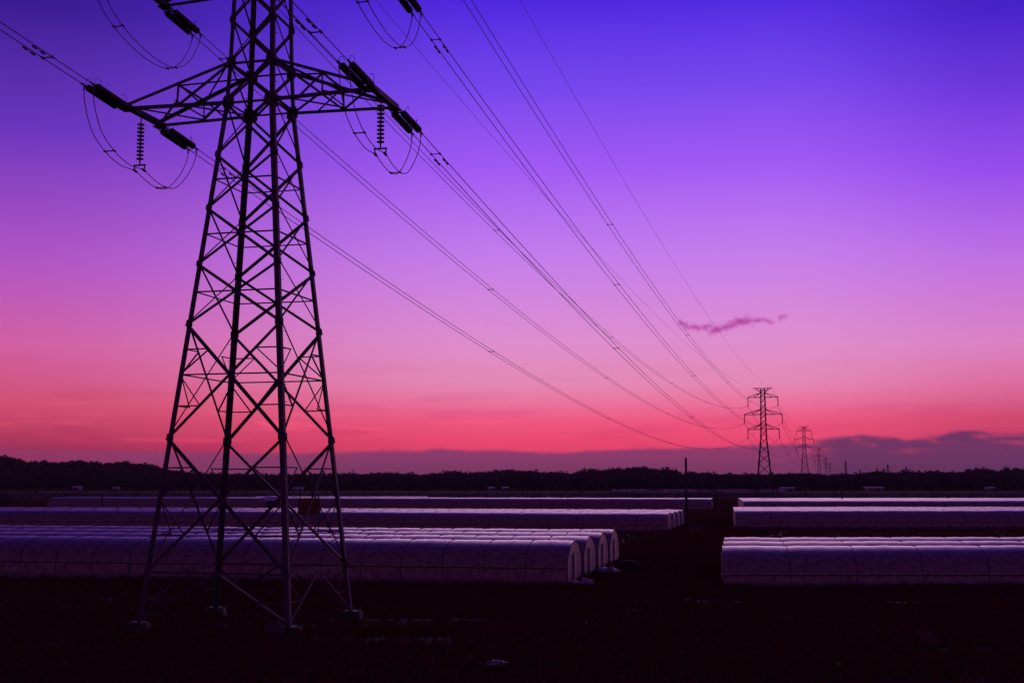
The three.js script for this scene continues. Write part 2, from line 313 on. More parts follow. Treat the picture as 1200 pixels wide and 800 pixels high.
function crossArm(parent, spec, mat) {                // side = -1 or 1
  const { side, y0, y1, tip, depth, half, w, thin, bays } = spec;
  const arm = new THREE.Group(); arm.name = 'cross_arm'; parent.add(arm);
  const h0 = half(y0), h1 = half(y1), B = (s, t) => V(side * lerp(h0, tip, t), y0, s * lerp(h0, depth, t)), T = (s, t) => V(side * lerp(h1, tip, t), lerp(y1, y0 + 0.18, t), s * lerp(h1, depth, t));
  const up = V(0, 1, 0), down = V(0, -1, 0);
  for (const s of [-1, 1]) {
    const inn = V(0, 0, -s), out = V(side, 0, 0);
    bar(arm, 'bottom_chord', B(s, 0), B(s, 1), w, up, inn, mat);
    bar(arm, 'top_chord', T(s, 0), T(s, 0.99), w, down, inn, mat);
    const I = (p, k) => p.addScaledVector(inn, k);
    bar(arm, 'hanger', I(B(s, 0.5), 0.06), I(T(s, 0.5), 0.06), thin, out, inn, mat);
    bar(arm, 'web_brace', I(T(s, 0), 0.1), I(B(s, 0.5), 0.1), thin * 1.25, up, inn, mat);
    if (depth > 0.1) { bar(arm, 'web_brace', I(T(s, 0.5), 0.13), I(B(s, 0.24), 0.13), thin, up, inn, mat); }
  }
  if (depth > 0.1) for (let i = 0; i < bays; i++) {
    const t0 = i / bays, t1 = (i + 1) / bays;
    bar(arm, 'plan_brace', B(-1, t0).add(V(0, 0.04, 0)), B(1, t1).add(V(0, 0.04, 0)), thin, V(1, 0, 0), up, mat);
    bar(arm, 'plan_brace', B(1, t0).add(V(0, 0.12, 0)), B(-1, t1).add(V(0, 0.12, 0)), thin, V(1, 0, 0), up, mat);
    if (i) bar(arm, 'plan_brace', B(-1, t0).add(V(0, 0.2, 0)), B(1, t0).add(V(0, 0.2, 0)), thin, V(1, 0, 0), up, mat);
    if (i === 1) { bar(arm, 'plan_brace', T(-1, t0), T(1, t0), thin, V(1, 0, 0), down, mat); bar(arm, 'plan_brace', T(-1, 0), T(1, t0).add(V(0, -0.06, 0)), thin, V(1, 0, 0), down, mat); bar(arm, 'plan_brace', T(1, 0), T(-1, t0).add(V(0, -0.12, 0)), thin, V(1, 0, 0), down, mat); }
  }
  if (depth > 0.1) {
    put('tip_beam', box(0.3, 0.26, 2 * depth + 0.5, side * tip, y0 + 0.07, 0), mat, arm);
    for (const s of [-1, 1]) put('tip_plate', box(0.62, 0.05, 0.62, side * tip, y0 - 0.09, s * depth), mat, arm);
  } else put('tip_plate', box(0.34, 0.3, 0.2, side * tip, y0 + 0.02, 0), mat, arm);
  return arm;
}

// ---------------------------------------------------------------- the tension pylon
const TX = -12.684, TD = 63.292, TURN = R(-14.483);
const pylonHalf = (y) => y < 25.64 ? 3.87 - 0.09985 * y : y < 27.69 ? lerp(1.31, 1.22, (y - 25.64) / 2.05) : lerp(1.22, 0.8, (y - 27.69) / 17.3);
const ARMS = [[25.64, 27.69, 6.55], [32.2, 34.2, 6.5], [38.3, 40.2, 6.0]];
const toWorld = (x, y, li) => V(TX, 0, -TD).add(V(x, y, -li).applyAxisAngle(V(0, 1, 0), TURN));
{
  const t = thing('lattice_pylon', 'tall dark steel lattice pylon standing on four concrete pads in the field', 'pylon', [TX, 0, -TD], TURN);
  lattice(t, {
    half: pylonHalf, foot: 0.3, bends: [25.64, 27.69], top: 45, legW: [0.25, 0.19], diag: [0.145, 0.07], thin: 0.06, steps: true, redundant: true,
    levels: [2.7, 8.96, 14.44, 17.41, 20.22, 22.95, 25.64, 27.69, 29.95, 32.2, 34.2, 36.2, 38.3, 40.2, 42.6, 45], tall: [0, 1], rings: [1, 2, 3, 4], knee: 2.7,
    belts: [2.7, 25.64, 27.69, 32.2, 34.2, 38.3, 40.2, 45],
    gussets: [[2.7, 0.28], [8.96, 0.36], [14.44, 0.34], [17.41, 0.3], [20.22, 0.3], [22.95, 0.32], [25.64, 0.6], [27.69, 0.5], [29.95, 0.34], [32.2, 0.55], [34.2, 0.42], [38.3, 0.4], [40.2, 0.36]],
  }, steel);
  for (const [y0, y1, tip] of ARMS) for (const side of [-1, 1]) crossArm(t, { side, y0, y1, tip, depth: 1.65, half: pylonHalf, w: 0.16, thin: 0.085, bays: 2 }, steel);
  for (const side of [-1, 1]) crossArm(t, { side, y0: 45.15, y1: 43.4, tip: 5.5, depth: 0.05, half: pylonHalf, w: 0.11, thin: 0.06, bays: 3 }, steel);
  for (const [sx, sz] of [[-1, 1], [1, 1], [1, -1], [-1, -1]]) {
    const h = pylonHalf(0.3), g = new THREE.CylinderGeometry(0.56, 0.8, 0.78, 4, 1); g.rotateY(Math.PI / 4);
    put('concrete_pad', g.translate(sx * (h - 0.05), 0.03, sz * (h - 0.05)), concrete, t);
    put('base_plate', box(0.55, 0.05, 0.55, sx * (h - 0.07), 0.432, sz * (h - 0.07)), steel, t);
  }
  // warning board between two bars of the far face
  const b = put('warning_board', box(1.08, 0.74, 0.03, 1.62, 5.66, -3.2), signPaint, t); b.userData.label = 'plain rusty orange warning board';
  put('board_frame', merged([box(1.16, 0.05, 0.05, 1.62, 6.05, -3.2), box(1.16, 0.05, 0.05, 1.62, 5.27, -3.2), box(0.05, 0.73, 0.05, 1.05, 5.66, -3.2), box(0.05, 0.73, 0.05, 2.19, 5.66, -3.2)]), steel, b);
  put('board_hanger', rod(V(1.1, 6.05, -3.24), V(1.1, 6.9, -3.16), 0.03), steel, t);
  put('board_hanger', rod(V(2.1, 4.1, -3.3), V(2.1, 6.3, -3.26), 0.03), steel, t);
}

// ---------------------------------------------------------------- insulators, jumpers and wires on the pylon
function shedProfile(len, r, pitch, core) {
  const pts = [[0.001, 0], [core, 0]], n = Math.round(len / pitch);
  for (let i = 0; i < n; i++) { const y = i * pitch + pitch * 0.15; pts.push([core, y], [r, y + pitch * 0.2], [r * 0.97, y + pitch * 0.42], [core * 1.2, y + pitch * 0.6]); }
  pts.push([core, len], [0.001, len]);
  return new THREE.LatheGeometry(pts.map(([x, y]) => new THREE.Vector2(x, y)), 14);
}
const strainDisc = shedProfile(2.5, 0.185, 0.146, 0.06), hangDisc = shedProfile(2.0, 0.19, 0.2, 0.035);
const along = (g, dir) => { const c = g.clone(); c.applyQuaternion(new THREE.Quaternion().setFromUnitVectors(V(0, 1, 0), dir)); return c; };
const SLOPE = R(4.6), GAP = 0.25;
function strainSet(x, y, dirZ, label) {               // dirZ: +1 towards the railway, -1 towards the far pylons
  const t = thing('strain_insulator', label, 'insulator', toWorld(x, y - 0.1, -dirZ * 1.85).toArray(), TURN, 'strain insulator pairs on the pylon arms');
  const tilt = dirZ > 0 ? -R(4.4) : SLOPE;           // the line climbs towards the railway
  const d = V(0, -Math.sin(tilt), dirZ * Math.cos(tilt)), at = (s, o = 0, u = 0) => d.clone().multiplyScalar(s).add(V(o, u, 0));
  put('link', merged([rod(at(-0.2, 0), at(0.22, 0), 0.045), rod(at(0.05, -0.07), at(0.05, 0.07), 0.05)]), steel, t);
  put('yoke_plate', box(0.72, 0.035, 0.2).rotateX(dirZ * tilt).translate(...at(0.3).toArray()), steel, t);
  for (const o of [-GAP, GAP]) {
    put('clevis', rod(at(0.3, o), at(0.5, o), 0.04), steel, t);
    put('disc_string', along(strainDisc, d).translate(...at(0.46, o).toArray()), porcelain, t);
    put('dead_end_clamp', merged([rod(at(2.92, o), at(3.5, o), 0.05), rod(at(3.2, o), at(3.28, o, -0.26), 0.04)]), steel, t);
    put('arcing_horn', tube([at(0.4, o), at(0.45, o + 0.12, 0.2), at(0.7, o + 0.16, 0.42), at(0.95, o + 0.1, 0.34)], 0.014, 12, 4), steel, t);
    put('arcing_horn', tube([at(3.0, o), at(3.0, o - 0.1, 0.22), at(2.85, o - 0.12, 0.46), at(2.66, o - 0.04, 0.5), at(2.56, o, 0.3)], 0.014, 14, 4), steel, t);
  }
  return at(3.4).applyAxisAngle(V(0, 1, 0), TURN).add(t.position);
}
const LEVEL = ['lowest', 'middle', 'top'];
const LOOP_LOW = [[-5.12, 25.8], [-4.98, 25.0], [-4.3, 23.8], [-3.1, 23.1], [-1.7, 22.75], [-0.3, 22.78], [0.9, 22.5], [1.9, 22.4], [2.9, 22.6], [4.1, 23.5], [4.9, 24.5], [5.15, 25.2]];
const LOOP_FREE = [[-5.12, 0.15], [-4.98, -0.7], [-4.2, -1.9], [-2.8, -2.65], [-0.8, -3.15], [1.0, -3.3], [2.5, -3.1], [3.8, -2.4], [4.7, -1.35], [5.15, -0.45]];
function bundle(name, start, end, sag, label, category, group, spacers, r, dampers, offs = [-GAP, GAP]) {
  const t = thing(name, label, category, start.toArray(), 0, group);
  const across = end.clone().sub(start).setY(0).normalize().cross(V(0, 1, 0)), e = end.clone().sub(start);
  const at = (s, o) => V(e.x * s, e.y * s - 4 * sag * s * (1 - s), e.z * s).addScaledVector(across, o);
  for (const o of offs) { const pts = []; for (let i = 0; i <= 40; i++) pts.push(at(Math.pow(i / 40, 1.25), o)); put('wire', tube(pts, r, 64, 5), wireMat, t); }
  const len = e.length();
  for (const m of spacers) put('spacer', merged([rod(at(m / len, offs[0]), at(m / len, offs[1]), 0.03), ...offs.map((o) => rod(at((m - 0.1) / len, o), at((m + 0.1) / len, o), 0.06))]), steel, t);
  for (const m of dampers) for (const o of offs) put('vibration_damper', merged([rod(at(m / len, o).add(V(0, -0.1, 0)), at((m + 0.9) / len, o).add(V(0, -0.1, 0)), 0.014), rod(at(m / len, o).add(V(0, -0.1, 0)), at((m + 0.3) / len, o).add(V(0, -0.1, 0)), 0.05), rod(at((m + 0.6) / len, o).add(V(0, -0.1, 0)), at((m + 0.9) / len, o).add(V(0, -0.1, 0)), 0.05), rod(at((m + 0.45) / len, o).add(V(0, -0.11, 0)), at((m + 0.45) / len, o), 0.02)]), steel, t);
  return t;
}
const SPAN = 409, FAR_ARMS = [[26.6, 28.4, 5.5], [31.9, 33.7, 6.6], [38.0, 39.6, 5.25]];
ARMS.forEach(([y, , tip], k) => {
  for (const s of [-1, 1]) {
    const where = `on the ${LEVEL[k]} pylon arm ${s < 0 ? 'away from' : 'towards'} the track`;
    const far = strainSet(s * tip, y, -1, `paired insulators ${where}, far-pylon side`);
    const near = strainSet(s * tip, y, 1, `paired insulators ${where}, near-field side`);
    const fa = FAR_ARMS[k];
    bundle('twin_conductor', far, toWorld(s * fa[2], fa[0] - 3.1, SPAN), 9.2, `twin line ${where}, to the far pylons`, 'power line', 'twin power lines to the second pylon', [3.2, 62, 128, 196, 262, 330, 380], 0.024, [3.8]);
    bundle('twin_conductor', near, toWorld(s * tip, y + 19, -150), 2, `twin line ${where}, leaving the field overhead`, 'power line', 'twin power lines leaving the field', [3.2, 62, 128], 0.024, [3.8]);
    const j = thing('jumper_loop', `drooping pair of jumper wires under the ${LEVEL[k]} pylon arm, ${s < 0 ? 'away from' : 'towards'} the dirt track`, 'cable', toWorld(s * tip, y, 0).toArray(), TURN, 'jumper loops under the pylon arms');
    const prof = (k ? LOOP_FREE : LOOP_LOW.map(([a, b]) => [a, b - 25.64])).map(([li, h]) => [li, h - 0.05]);
    const pt = (q, o) => V(o, q[1], -q[0]);
    for (const o of [-GAP, GAP]) put('wire', tube(prof.map((q) => pt(q, o)), 0.023, 60, 5), wireMat, j);
    for (const i of k ? [3, 6] : [3, 7]) put('spacer', merged([rod(pt(prof[i], -GAP), pt(prof[i], GAP), 0.03), ...[-GAP, GAP].map((o) => rod(pt(prof[i], o).add(V(0, 0, 0.1)), pt(prof[i], o).add(V(0, 0, -0.1)), 0.055))]), steel, j);
    if (!k) {
      const h = thing('jumper_insulator', `ribbed insulator hanging upright under the lowest pylon arm, ${s < 0 ? 'away from' : 'towards'} the dirt track`, 'insulator', toWorld(s * tip, y - 0.1, -0.3).toArray(), TURN, 'upright insulators under the lowest arms');
      put('hook', rod(V(0, 0.05, 0), V(0, -0.36, 0), 0.03), steel, h);
      put('disc_string', hangDisc.clone().rotateX(Math.PI).translate(0, -0.3, 0), porcelain, h);
      put('yoke', merged([rod(V(0, -2.28, 0), V(0, -2.55, 0), 0.04), rod(V(-0.34, -2.52, 0), V(0.34, -2.52, 0), 0.045), rod(V(-0.3, -2.52, 0), V(-0.27, -2.74, 0), 0.035), rod(V(0.3, -2.52, 0), V(0.27, -2.74, 0), 0.035)]), steel, h);
      for (const o of [-GAP, GAP]) put('clamp', rod(V(o, -2.78, 0.14), V(o, -2.82, -0.14), 0.07), steel, h);
    }
  }
});
for (const s of [-1, 1]) {
  bundle('earth_wire', toWorld(s * 5.5, 45.1, 0.1), toWorld(s * 3.2, 41.4, SPAN), 6.2, `single thin earth wire from the pylon top, ${s < 0 ? 'away from' : 'towards'} the dirt track`, 'power line', 'earth wires', [], 0.017, [], [0]);
  bundle('earth_wire', toWorld(s * 5.5, 45.1, -0.1), toWorld(s * 5.5, 62, -150), 1.5, `single thin earth wire leaving the field overhead, ${s < 0 ? 'away from' : 'towards'} the dirt track`, 'power line', 'earth wires', [], 0.017, [], [0]);
}

// ---------------------------------------------------------------- the pylons further along the line
const farHalf = (y) => y < 24 ? lerp(3.4, 1.05, y / 24) : lerp(1.05, 0.75, (y - 24) / 17.4);
{
  const proto = thing('suspension_pylon', 'pale steel pylon, second along the line, behind the greenhouses', 'pylon', [0, 0, 0], TURN, 'pylons along the line');
  lattice(proto, { half: farHalf, foot: 0, bends: [24], top: 41.2, legW: [0.3, 0.22], diag: [0.14, 0.14], thin: 0.08, levels: [0, 5.6, 10.4, 14.4, 17.8, 20.8, 23.6, 26.6, 28.4, 30.2, 31.9, 33.7, 35.8, 38, 39.6, 41.2], tall: [], rings: [], belts: [26.6, 28.4, 31.9, 33.7, 38, 39.6, 41.2], gussets: null }, steel);
  for (const [y0, y1, tip] of FAR_ARMS) for (const side of [-1, 1]) crossArm(proto, { side, y0, y1, tip, depth: 0.05, half: farHalf, w: 0.2, thin: 0.11, bays: 3 }, steel);
  for (const side of [-1, 1]) crossArm(proto, { side, y0: 41.3, y1: 39.9, tip: 3.2, depth: 0.05, half: farHalf, w: 0.16, thin: 0.1, bays: 2 }, steel);
  const places = [[SPAN, 0], [SPAN + 466, 0], [SPAN + 970, 0], [SPAN + 1460, 0], [SPAN + 1950, 0]];
  const words = ['second along the line, behind the greenhouses', 'third along the line, beyond the wooded rise', 'fourth along the line, small beyond the wood', 'fifth along the line, tiny beyond the wood', 'last one seen along the line, tiny beyond the wood'];
  const tops = [];
  const ins = new THREE.CylinderGeometry(0.14, 0.14, 2.9, 8);
  places.forEach(([li], i) => {
    const p = toWorld(0, 0, li), y = groundY(p.x, -p.z);
    const o = i ? copyOf(proto, `pale steel pylon, ${words[i]}`) : proto;
    o.position.set(p.x, i ? y : 0, p.z); tops.push([li, i ? y : 0]);
    for (const [y0, , tip] of FAR_ARMS) for (const s of [-1, 1]) {
      if (i > 2) continue;
      const q = toWorld(s * tip, o.position.y + y0, li);
      const h = thing('suspension_insulator', `insulator hanging from the ${LEVEL[FAR_ARMS.findIndex((w) => w[0] === y0)]} arm of the ${words[i].split(' ')[0]} pylon, ${s < 0 ? 'away from' : 'towards'} the track`, 'insulator', q.toArray(), TURN, `insulators of the ${words[i].split(' ')[0]} pylon`);
      put('rod', ins.clone().translate(0, -1.55, 0), porcelain, h); put('clamp', box(0.7, 0.16, 0.4, 0, -3.05, 0), steel, h);
    }
  });
  for (let i = 0; i + 1 < 4; i++) {
    const [l0, y0] = tops[i], [l1, y1] = tops[i + 1];
    const ordWord = words[i].split(' ')[0];
    for (const [yy, , tip] of FAR_ARMS) for (const s of [-1, 1]) { const levelWord = LEVEL[FAR_ARMS.findIndex((q) => q[0] === yy)]; bundle('twin_conductor', toWorld(s * tip, yy - 3.1 + y0, l0), toWorld(s * tip, yy - 3.1 + y1, l1), 10.5, `distant twin line from the ${levelWord} arm ${s < 0 ? 'away from' : 'towards'} the track, ${ordWord} pylon onward`, 'power line', `power lines beyond the ${ordWord} pylon`, [], 0.035, []); }
    for (const s of [-1, 1]) bundle('earth_wire', toWorld(s * 3.2, 41.4 + y0, l0), toWorld(s * 3.2, 41.4 + y1, l1), 7.5, `distant earth wire ${s < 0 ? 'away from' : 'towards'} the track, from the ${ordWord} pylon top onward`, 'power line', `earth wires beyond the ${ordWord} pylon`, [], 0.03, [], [0]);
  }
}

// ---------------------------------------------------------------- greenhouses
function greenhouse({ L, W, H, side, strap, mat, strapR = 0.03, skew = 0 }) {   // along +x from its open end at x = 0, front at z = 0, back at z = -W
  const prof = [];
  const arc = (a) => [W / 2 - Math.cos(a) * W / 2 * 0.985, side + Math.pow(Math.sin(a), 0.92) * (H - side)];
  prof.push([0, 0.3], [0.03, side]);
  for (let i = 1; i < 20; i++) prof.push(arc(Math.PI * i / 20));
  prof.push([W - 0.03, side], [W, 0.3]);
  const n = Math.max(2, Math.round(L / strap)), per = strap < 3 ? 9 : strap < 6 ? 12 : 8, pos = [], uv = [], idx = [], m = prof.length;
  const cx = W / 2, cy = side * 0.6, sagAt = (x) => 0.03 * noise(x * 0.11, W * 3.1, L) + 0.02 * noise(x * 0.5, 4.4, L);
  for (let j = 0; j <= n * per; j++) {
    const x = L * j / (n * per), ph = (j % per) / per, bulge = 0.035 * Math.sin(Math.PI * ph) + 0.022 * Math.abs(Math.sin(3 * Math.PI * ph)) - 0.012 + 0.005 * noise(x * 2.3, 7.7, H), sag = sagAt(x);
    prof.forEach(([z, y], i) => {
      const dx = z - cx, dy = y - cy, l = Math.hypot(dx, dy), k = i < 2 || i > m - 3 ? 0.4 : 1, b = (bulge + 0.013 * noise(x * 0.7, i * 0.45, L + H)) * k;
      pos.push(x, y + dy / l * b + sag * k, -(z + dx / l * b)); uv.push(x / 5, i * 0.11);
    });
  }
  for (let j = 0; j < n * per; j++) for (let i = 0; i + 1 < m; i++) { const a = j * m + i, b = a + m; idx.push(a, b, a + 1, b, b + 1, a + 1); }
  const g = new THREE.BufferGeometry(); g.setAttribute('position', new THREE.Float32BufferAttribute(pos, 3)); g.setAttribute('uv', new THREE.Float32BufferAttribute(uv, 2)); g.setIndex(idx); g.computeVertexNormals();
  const t = new THREE.Group();
  put('film_cover', g, mat, t);
  // straps over the film, pulled tight
  const sp = prof.map(([z, y]) => { const dx = z - cx, dy = y - cy, l = Math.hypot(dx, dy); return V(0, y + dy / l * 0.005, -(z + dx / l * 0.005)); });
  const sg = tube(sp, strapR, 26, 4);
  for (let i = 0; i <= n; i++) { const s = put('strap', sg, rubber, t); const x = L * i / n; s.position.set(x, sagAt(x), 0); }
  for (const [z, s] of [[0.05, 1], [-W - 0.05, -1]]) {
    put('side_rail', rod(V(0, side, z), V(L, side, z), 0.035), rubber, t);
    put('roll_up_pipe', rod(V(0.05, 0.33, z), V(L - 0.1, 0.33, z), 0.03), pipe, t);
    const c = new THREE.PlaneGeometry(L, 0.34, Math.round(L / 0.7), 2), p = c.attributes.position;
    for (let i = 0; i < p.count; i++) p.setZ(i, 0.03 * noise(p.getX(i) * 1.3, p.getY(i) * 4, z));
    put('base_skirt', c.translate(L / 2, 0.16, z + s * 0.02), curtain, t);
  }
  // ends: film hanging in upright folds, with a framed door
  for (const [x, s] of [[0.04, -1], [L - 0.04, 1]]) {
    const pos2 = [], idx2 = [], uv2 = [], nz = 44, ny = 8;
    for (let j = 0; j <= nz; j++) { const z = W * (0.012 + 0.976 * j / nz), a = Math.acos(THREE.MathUtils.clamp((W / 2 - z) / (W / 2 * 0.985), -1, 1)), top = Math.max(side * 0.9, side + Math.pow(Math.sin(a), 0.92) * (H - side) - 0.03); for (let i = 0; i <= ny; i++) { const y = top * i / ny; pos2.push(x + s * (0.05 * noise(z * 3.4, y * 0.25, W + s) + 0.02 * noise(z * 9, y * 0.5, 4)), y, -z); uv2.push(z / 5, y / 5); } }
    for (let j = 0; j < nz; j++) for (let i = 0; i < ny; i++) { const a = j * (ny + 1) + i, b = a + ny + 1; idx2.push(a, b, a + 1, b, b + 1, a + 1); }
    const e = new THREE.BufferGeometry(); e.setAttribute('position', new THREE.Float32BufferAttribute(pos2, 3)); e.setAttribute('uv', new THREE.Float32BufferAttribute(uv2, 2)); e.setIndex(idx2); e.computeVertexNormals();
    put('end_wall', e, mat, t);
    put('end_hoop', tube(sp.map((p) => V(x + s * 0.02, p.y, p.z)), 0.03, 26, 5), mat, t);
    const dz = -W / 2, dw = 0.75, dh = Math.min(2.05, H - 0.45);
    const door = put('door', box(0.03, dh - 0.06, 2 * dw - 0.08, x + s * 0.1, dh / 2 + 0.02, dz), mat, t);
    put('door_frame', merged([box(0.06, dh, 0.06, x + s * 0.1, dh / 2, dz - dw), box(0.06, dh, 0.06, x + s * 0.1, dh / 2, dz + dw), box(0.06, 0.06, 2 * dw + 0.06, x + s * 0.1, dh + 0.03, dz), box(0.05, 0.05, 2 * dw - 0.1, x + s * 0.12, dh * 0.5, dz)]), wall, door);
  }
  if (skew) { const done = new Set(), sh = new THREE.Matrix4().set(1, 0, -skew, 0, 0, 1, 0, 0, 0, 0, 1, 0, 0, 0, 0, 1); t.traverse((o) => { if (o.geometry && !done.has(o.geometry)) { done.add(o.geometry); o.geometry.applyMatrix4(sh); } }); }
  return t;
}
// dir: +1 runs to the right from (x, d), -1 to the left; turn tilts the axis; each next house stands one pitch further back
function block(opt, { x, d, dir, turn, count, pitch, shift = 0, group, label }) {
  const proto = greenhouse(opt), a = R(turn);
  for (let i = 0; i < count; i++) {
    const o = i ? proto.clone() : proto; o.name = numbered('tunnel_greenhouse'); scene.add(o);
    // axis points (cos a, sin a) in (x, d); going back is (-sin a, cos a)
    const ax = Math.cos(a), ad = Math.sin(a), bx = -ad, bd = ax;
    let px = x + bx * pitch * i + ax * shift * i, pd = d + bd * pitch * i + ad * shift * i;
    if (dir < 0) { px -= ax * opt.L; pd -= ad * opt.L; }
    o.position.set(px, 0, -pd); o.rotation.y = a;
    tag(o, label(i), 'greenhouse', group);
  }
}
const ORD = ['front', 'second', 'third', 'fourth', 'fifth', 'sixth', 'seventh', 'rearmost'];
block({ L: 75, W: 6.6, H: 2.9, side: 1.2, strap: 2.9, mat: film, strapR: 0.024 }, { x: 3.7, d: 87, dir: -1, turn: -11.4, count: 4, pitch: 7.65, group: 'greenhouses behind the pylon', label: (i) => `${ORD[i]} film tunnel greenhouse of the four in the block right behind the pylon` });
block({ L: 150, W: 6.6, H: 2.75, side: 1.0, strap: 4.4, mat: film, strapR: 0.03 }, { x: 22.4, d: 187, dir: -1, turn: -12, count: 4, pitch: 8.0, group: 'greenhouses in the second block behind the pylon', label: (i) => `${ORD[i]} film greenhouse of the second block back behind the pylon` });
block({ L: 187, W: 7, H: 3.35, side: 1.3, strap: 10, mat: film, strapR: 0.03 }, { x: 51.8, d: 337, dir: -1, turn: -10, count: 2, pitch: 9, group: 'greenhouses in the third block behind the pylon', label: (i) => `${ORD[i]} very long greenhouse of the third block back, beside the tall pole` });
block({ L: 60, W: 7, H: 3.0, side: 1.2, strap: 10, mat: film, strapR: 0.03 }, { x: -29, d: 440, dir: -1, turn: -6, count: 1, pitch: 9, group: null, label: () => 'small pale greenhouse roof showing over the very long greenhouse' });
block({ L: 70, W: 6.4, H: 2.6, side: 0.85, strap: 4.4, mat: film, strapR: 0.02, skew: 0.15 }, { x: 13.9, d: 85.7, dir: 1, turn: 0.4, count: 3, pitch: 7.2, shift: 1.3, group: 'greenhouses across the track', label: (i) => `${ORD[i]} film greenhouse of the three in the block across the track from the pylon` });
block({ L: 110, W: 6.4, H: 2.85, side: 1.0, strap: 5.5, mat: film, strapR: 0.02, skew: 0.11 }, { x: 34.8, d: 202, dir: 1, turn: 0.4, count: 5, pitch: 7.6, shift: 1.3, group: 'middle greenhouses across the track', label: (i) => `${ORD[i]} film greenhouse of the five in the block beyond the track` });
block({ L: 150, W: 7, H: 3.0, side: 1.2, strap: 10, mat: film, strapR: 0.02, skew: 0.12 }, { x: 57.5, d: 322, dir: 1, turn: 0.3, count: 8, pitch: 9.2, shift: 1.5, group: 'distant greenhouses across the track', label: (i) => `${ORD[i]} pale greenhouse of the eight in the farthest block beyond the track` });

// ---------------------------------------------------------------- far wood, bushes, weeds
function leafClump(count, rx, ry, size, sd) {
  const s0 = seed; seed = sd; const pos = [];
  for (let i = 0; i < count; i++) {
    let x, y, z; do { x = rr(-1, 1); y = rr(-1, 1); z = rr(-1, 1); } while (x * x + y * y + z * z > 1);
    const lump = 0.78 + 0.45 * noise(x * 1.7 + sd, y * 1.7, z * 1.7), c = V(x * rx * lump, y * ry * lump, z * rx * lump);
    const a = V(rr(-1, 1), rr(-1, 1), rr(-1, 1)).normalize().multiplyScalar(size * rr(0.5, 1.2)), b = V(rr(-1, 1), rr(-1, 1), rr(-1, 1)).normalize().multiplyScalar(size * rr(0.3, 0.8));
    for (const p of [c, c.clone().add(a), c.clone().add(b)]) pos.push(p.x, p.y, p.z);
  }
  seed = s0; const g = new THREE.BufferGeometry(); g.setAttribute('position', new THREE.Float32BufferAttribute(pos, 3)); g.computeVertexNormals(); return g;
}
{
  const wood_ = new THREE.Group(); wood_.name = numbered('far_wood'); scene.add(wood_);
  tag(wood_, 'dark mass of trees covering the low hills along the horizon', 'wood', null, 'stuff');
  const kinds = [leafClump(520, 3.6, 3.4, 1.1, 11), leafClump(520, 4.2, 2.9, 1.1, 12), leafClump(420, 2.6, 4.0, 1.0, 13), leafClump(300, 3.2, 2.6, 1.2, 14)];
  const lists = kinds.map(() => []), M = new THREE.Matrix4(), Q = new THREE.Quaternion();
  for (let i = 0; i < 6800; i++) {
    const az = R(rr(-50, 50)), d = i % 3 === 0 ? rr(764, 800) : rr(690, 790), x = Math.tan(az) * d;
    const top = skylineHeight(x, d), base = groundY(x, d);
    const room = top - base, k = Math.floor(rnd() * 4);
    const clump = noise(x * 0.045, d * 0.02, 6), want = d > 760 ? Math.max(3.5, room) * (0.86 + 0.3 * clump) * rr(0.8, 1.1) * (rnd() < 0.03 ? 1.25 : 1) : rr(5, 8.5);
    const sy = want / (2 * [3.4, 2.9, 4.0, 2.6][k]) * 1.08, sx = sy * rr(0.9, 1.6);
    Q.setFromAxisAngle(V(0, 1, 0), rr(0, 6.28));
    lists[k].push(M.clone().compose(V(x, base + want * 0.5, -d), Q.clone(), V(sx, sy, sx)));
  }
  lists.forEach((l, k) => { const im = new THREE.InstancedMesh(kinds[k], leafDark, l.length); l.forEach((m, i) => im.setMatrixAt(i, m)); im.name = 'tree_crowns'; im.userData.kind = 'stuff'; wood_.add(im); });
}
const barkTone = new THREE.MeshStandardMaterial({ color: lin(0.07, 0.05, 0.04), roughness: 1 });
[[5.6, 0.84, 6, 'on the rounded hilltop, the lower of a close pair'], [5.83, 0.92, 7, 'on the rounded hilltop, the taller of a close pair'], [6.35, 0.78, 4.5, 'on the falling shoulder of the rounded hill'], [7.0, 0.73, 4, 'standing free below the shoulder of the rounded hill'], [20.93, 0.83, 6, 'on the rise across the track, the taller of two'], [21.25, 0.78, 6, 'on the rise across the track, the lower of two'], [19.4, 0.74, 6, 'at the start of the rise across the track'], [-2.9, 0.64, 6, 'beside the dip in the treetops behind the pole'], [0.35, 0.7, 8, 'broad, midway along the wood behind the long greenhouse'], [-19.9, 1.12, 7, 'on the high hill, before the notch'], [-18.4, 1.09, 8, 'on the high hill, past the notch'], [-16.6, 1.1, 8, 'where the high hill begins to fall'], [-5.6, 0.63, 7, 'behind the pylon, beside the pole with a cross bar']].forEach(([az, el, w, words], i) => {
  const d = 772, x = Math.tan(R(az)) * d, y = groundY(x, d), h = 6.7 + Math.tan(R(el)) * Math.hypot(x, d) - y, t = thing('skyline_tree', `skyline tree ${words}`, 'tree', [x, y, -d], i * 1.3, 'trees rising over the far wood');
  put('trunk', merged([rod(V(0, -0.3, 0), V(0.1, h * 0.62, 0), 0.28, 7, 0.12), rod(V(0.04, h * 0.3, 0), V(w * 0.24, h * 0.7, 0.3), 0.12, 5, 0.04), rod(V(0.04, h * 0.36, 0), V(-w * 0.26, h * 0.72, -0.3), 0.12, 5, 0.04), rod(V(0.08, h * 0.5, 0), V(0.3, h * 0.86, 0.6), 0.1, 5, 0.03)]), barkTone, t);
  put('crown', merged([leafClump(520, w * 0.42, h * 0.24, 0.62, 60 + i).translate(0, h * 0.74, 0), leafClump(260, w * 0.26, h * 0.17, 0.6, 80 + i).translate(w * 0.27, h * 0.6, 0.3), leafClump(260, w * 0.26, h * 0.17, 0.6, 100 + i).translate(-w * 0.28, h * 0.63, -0.3)]), leafDark, t);
});
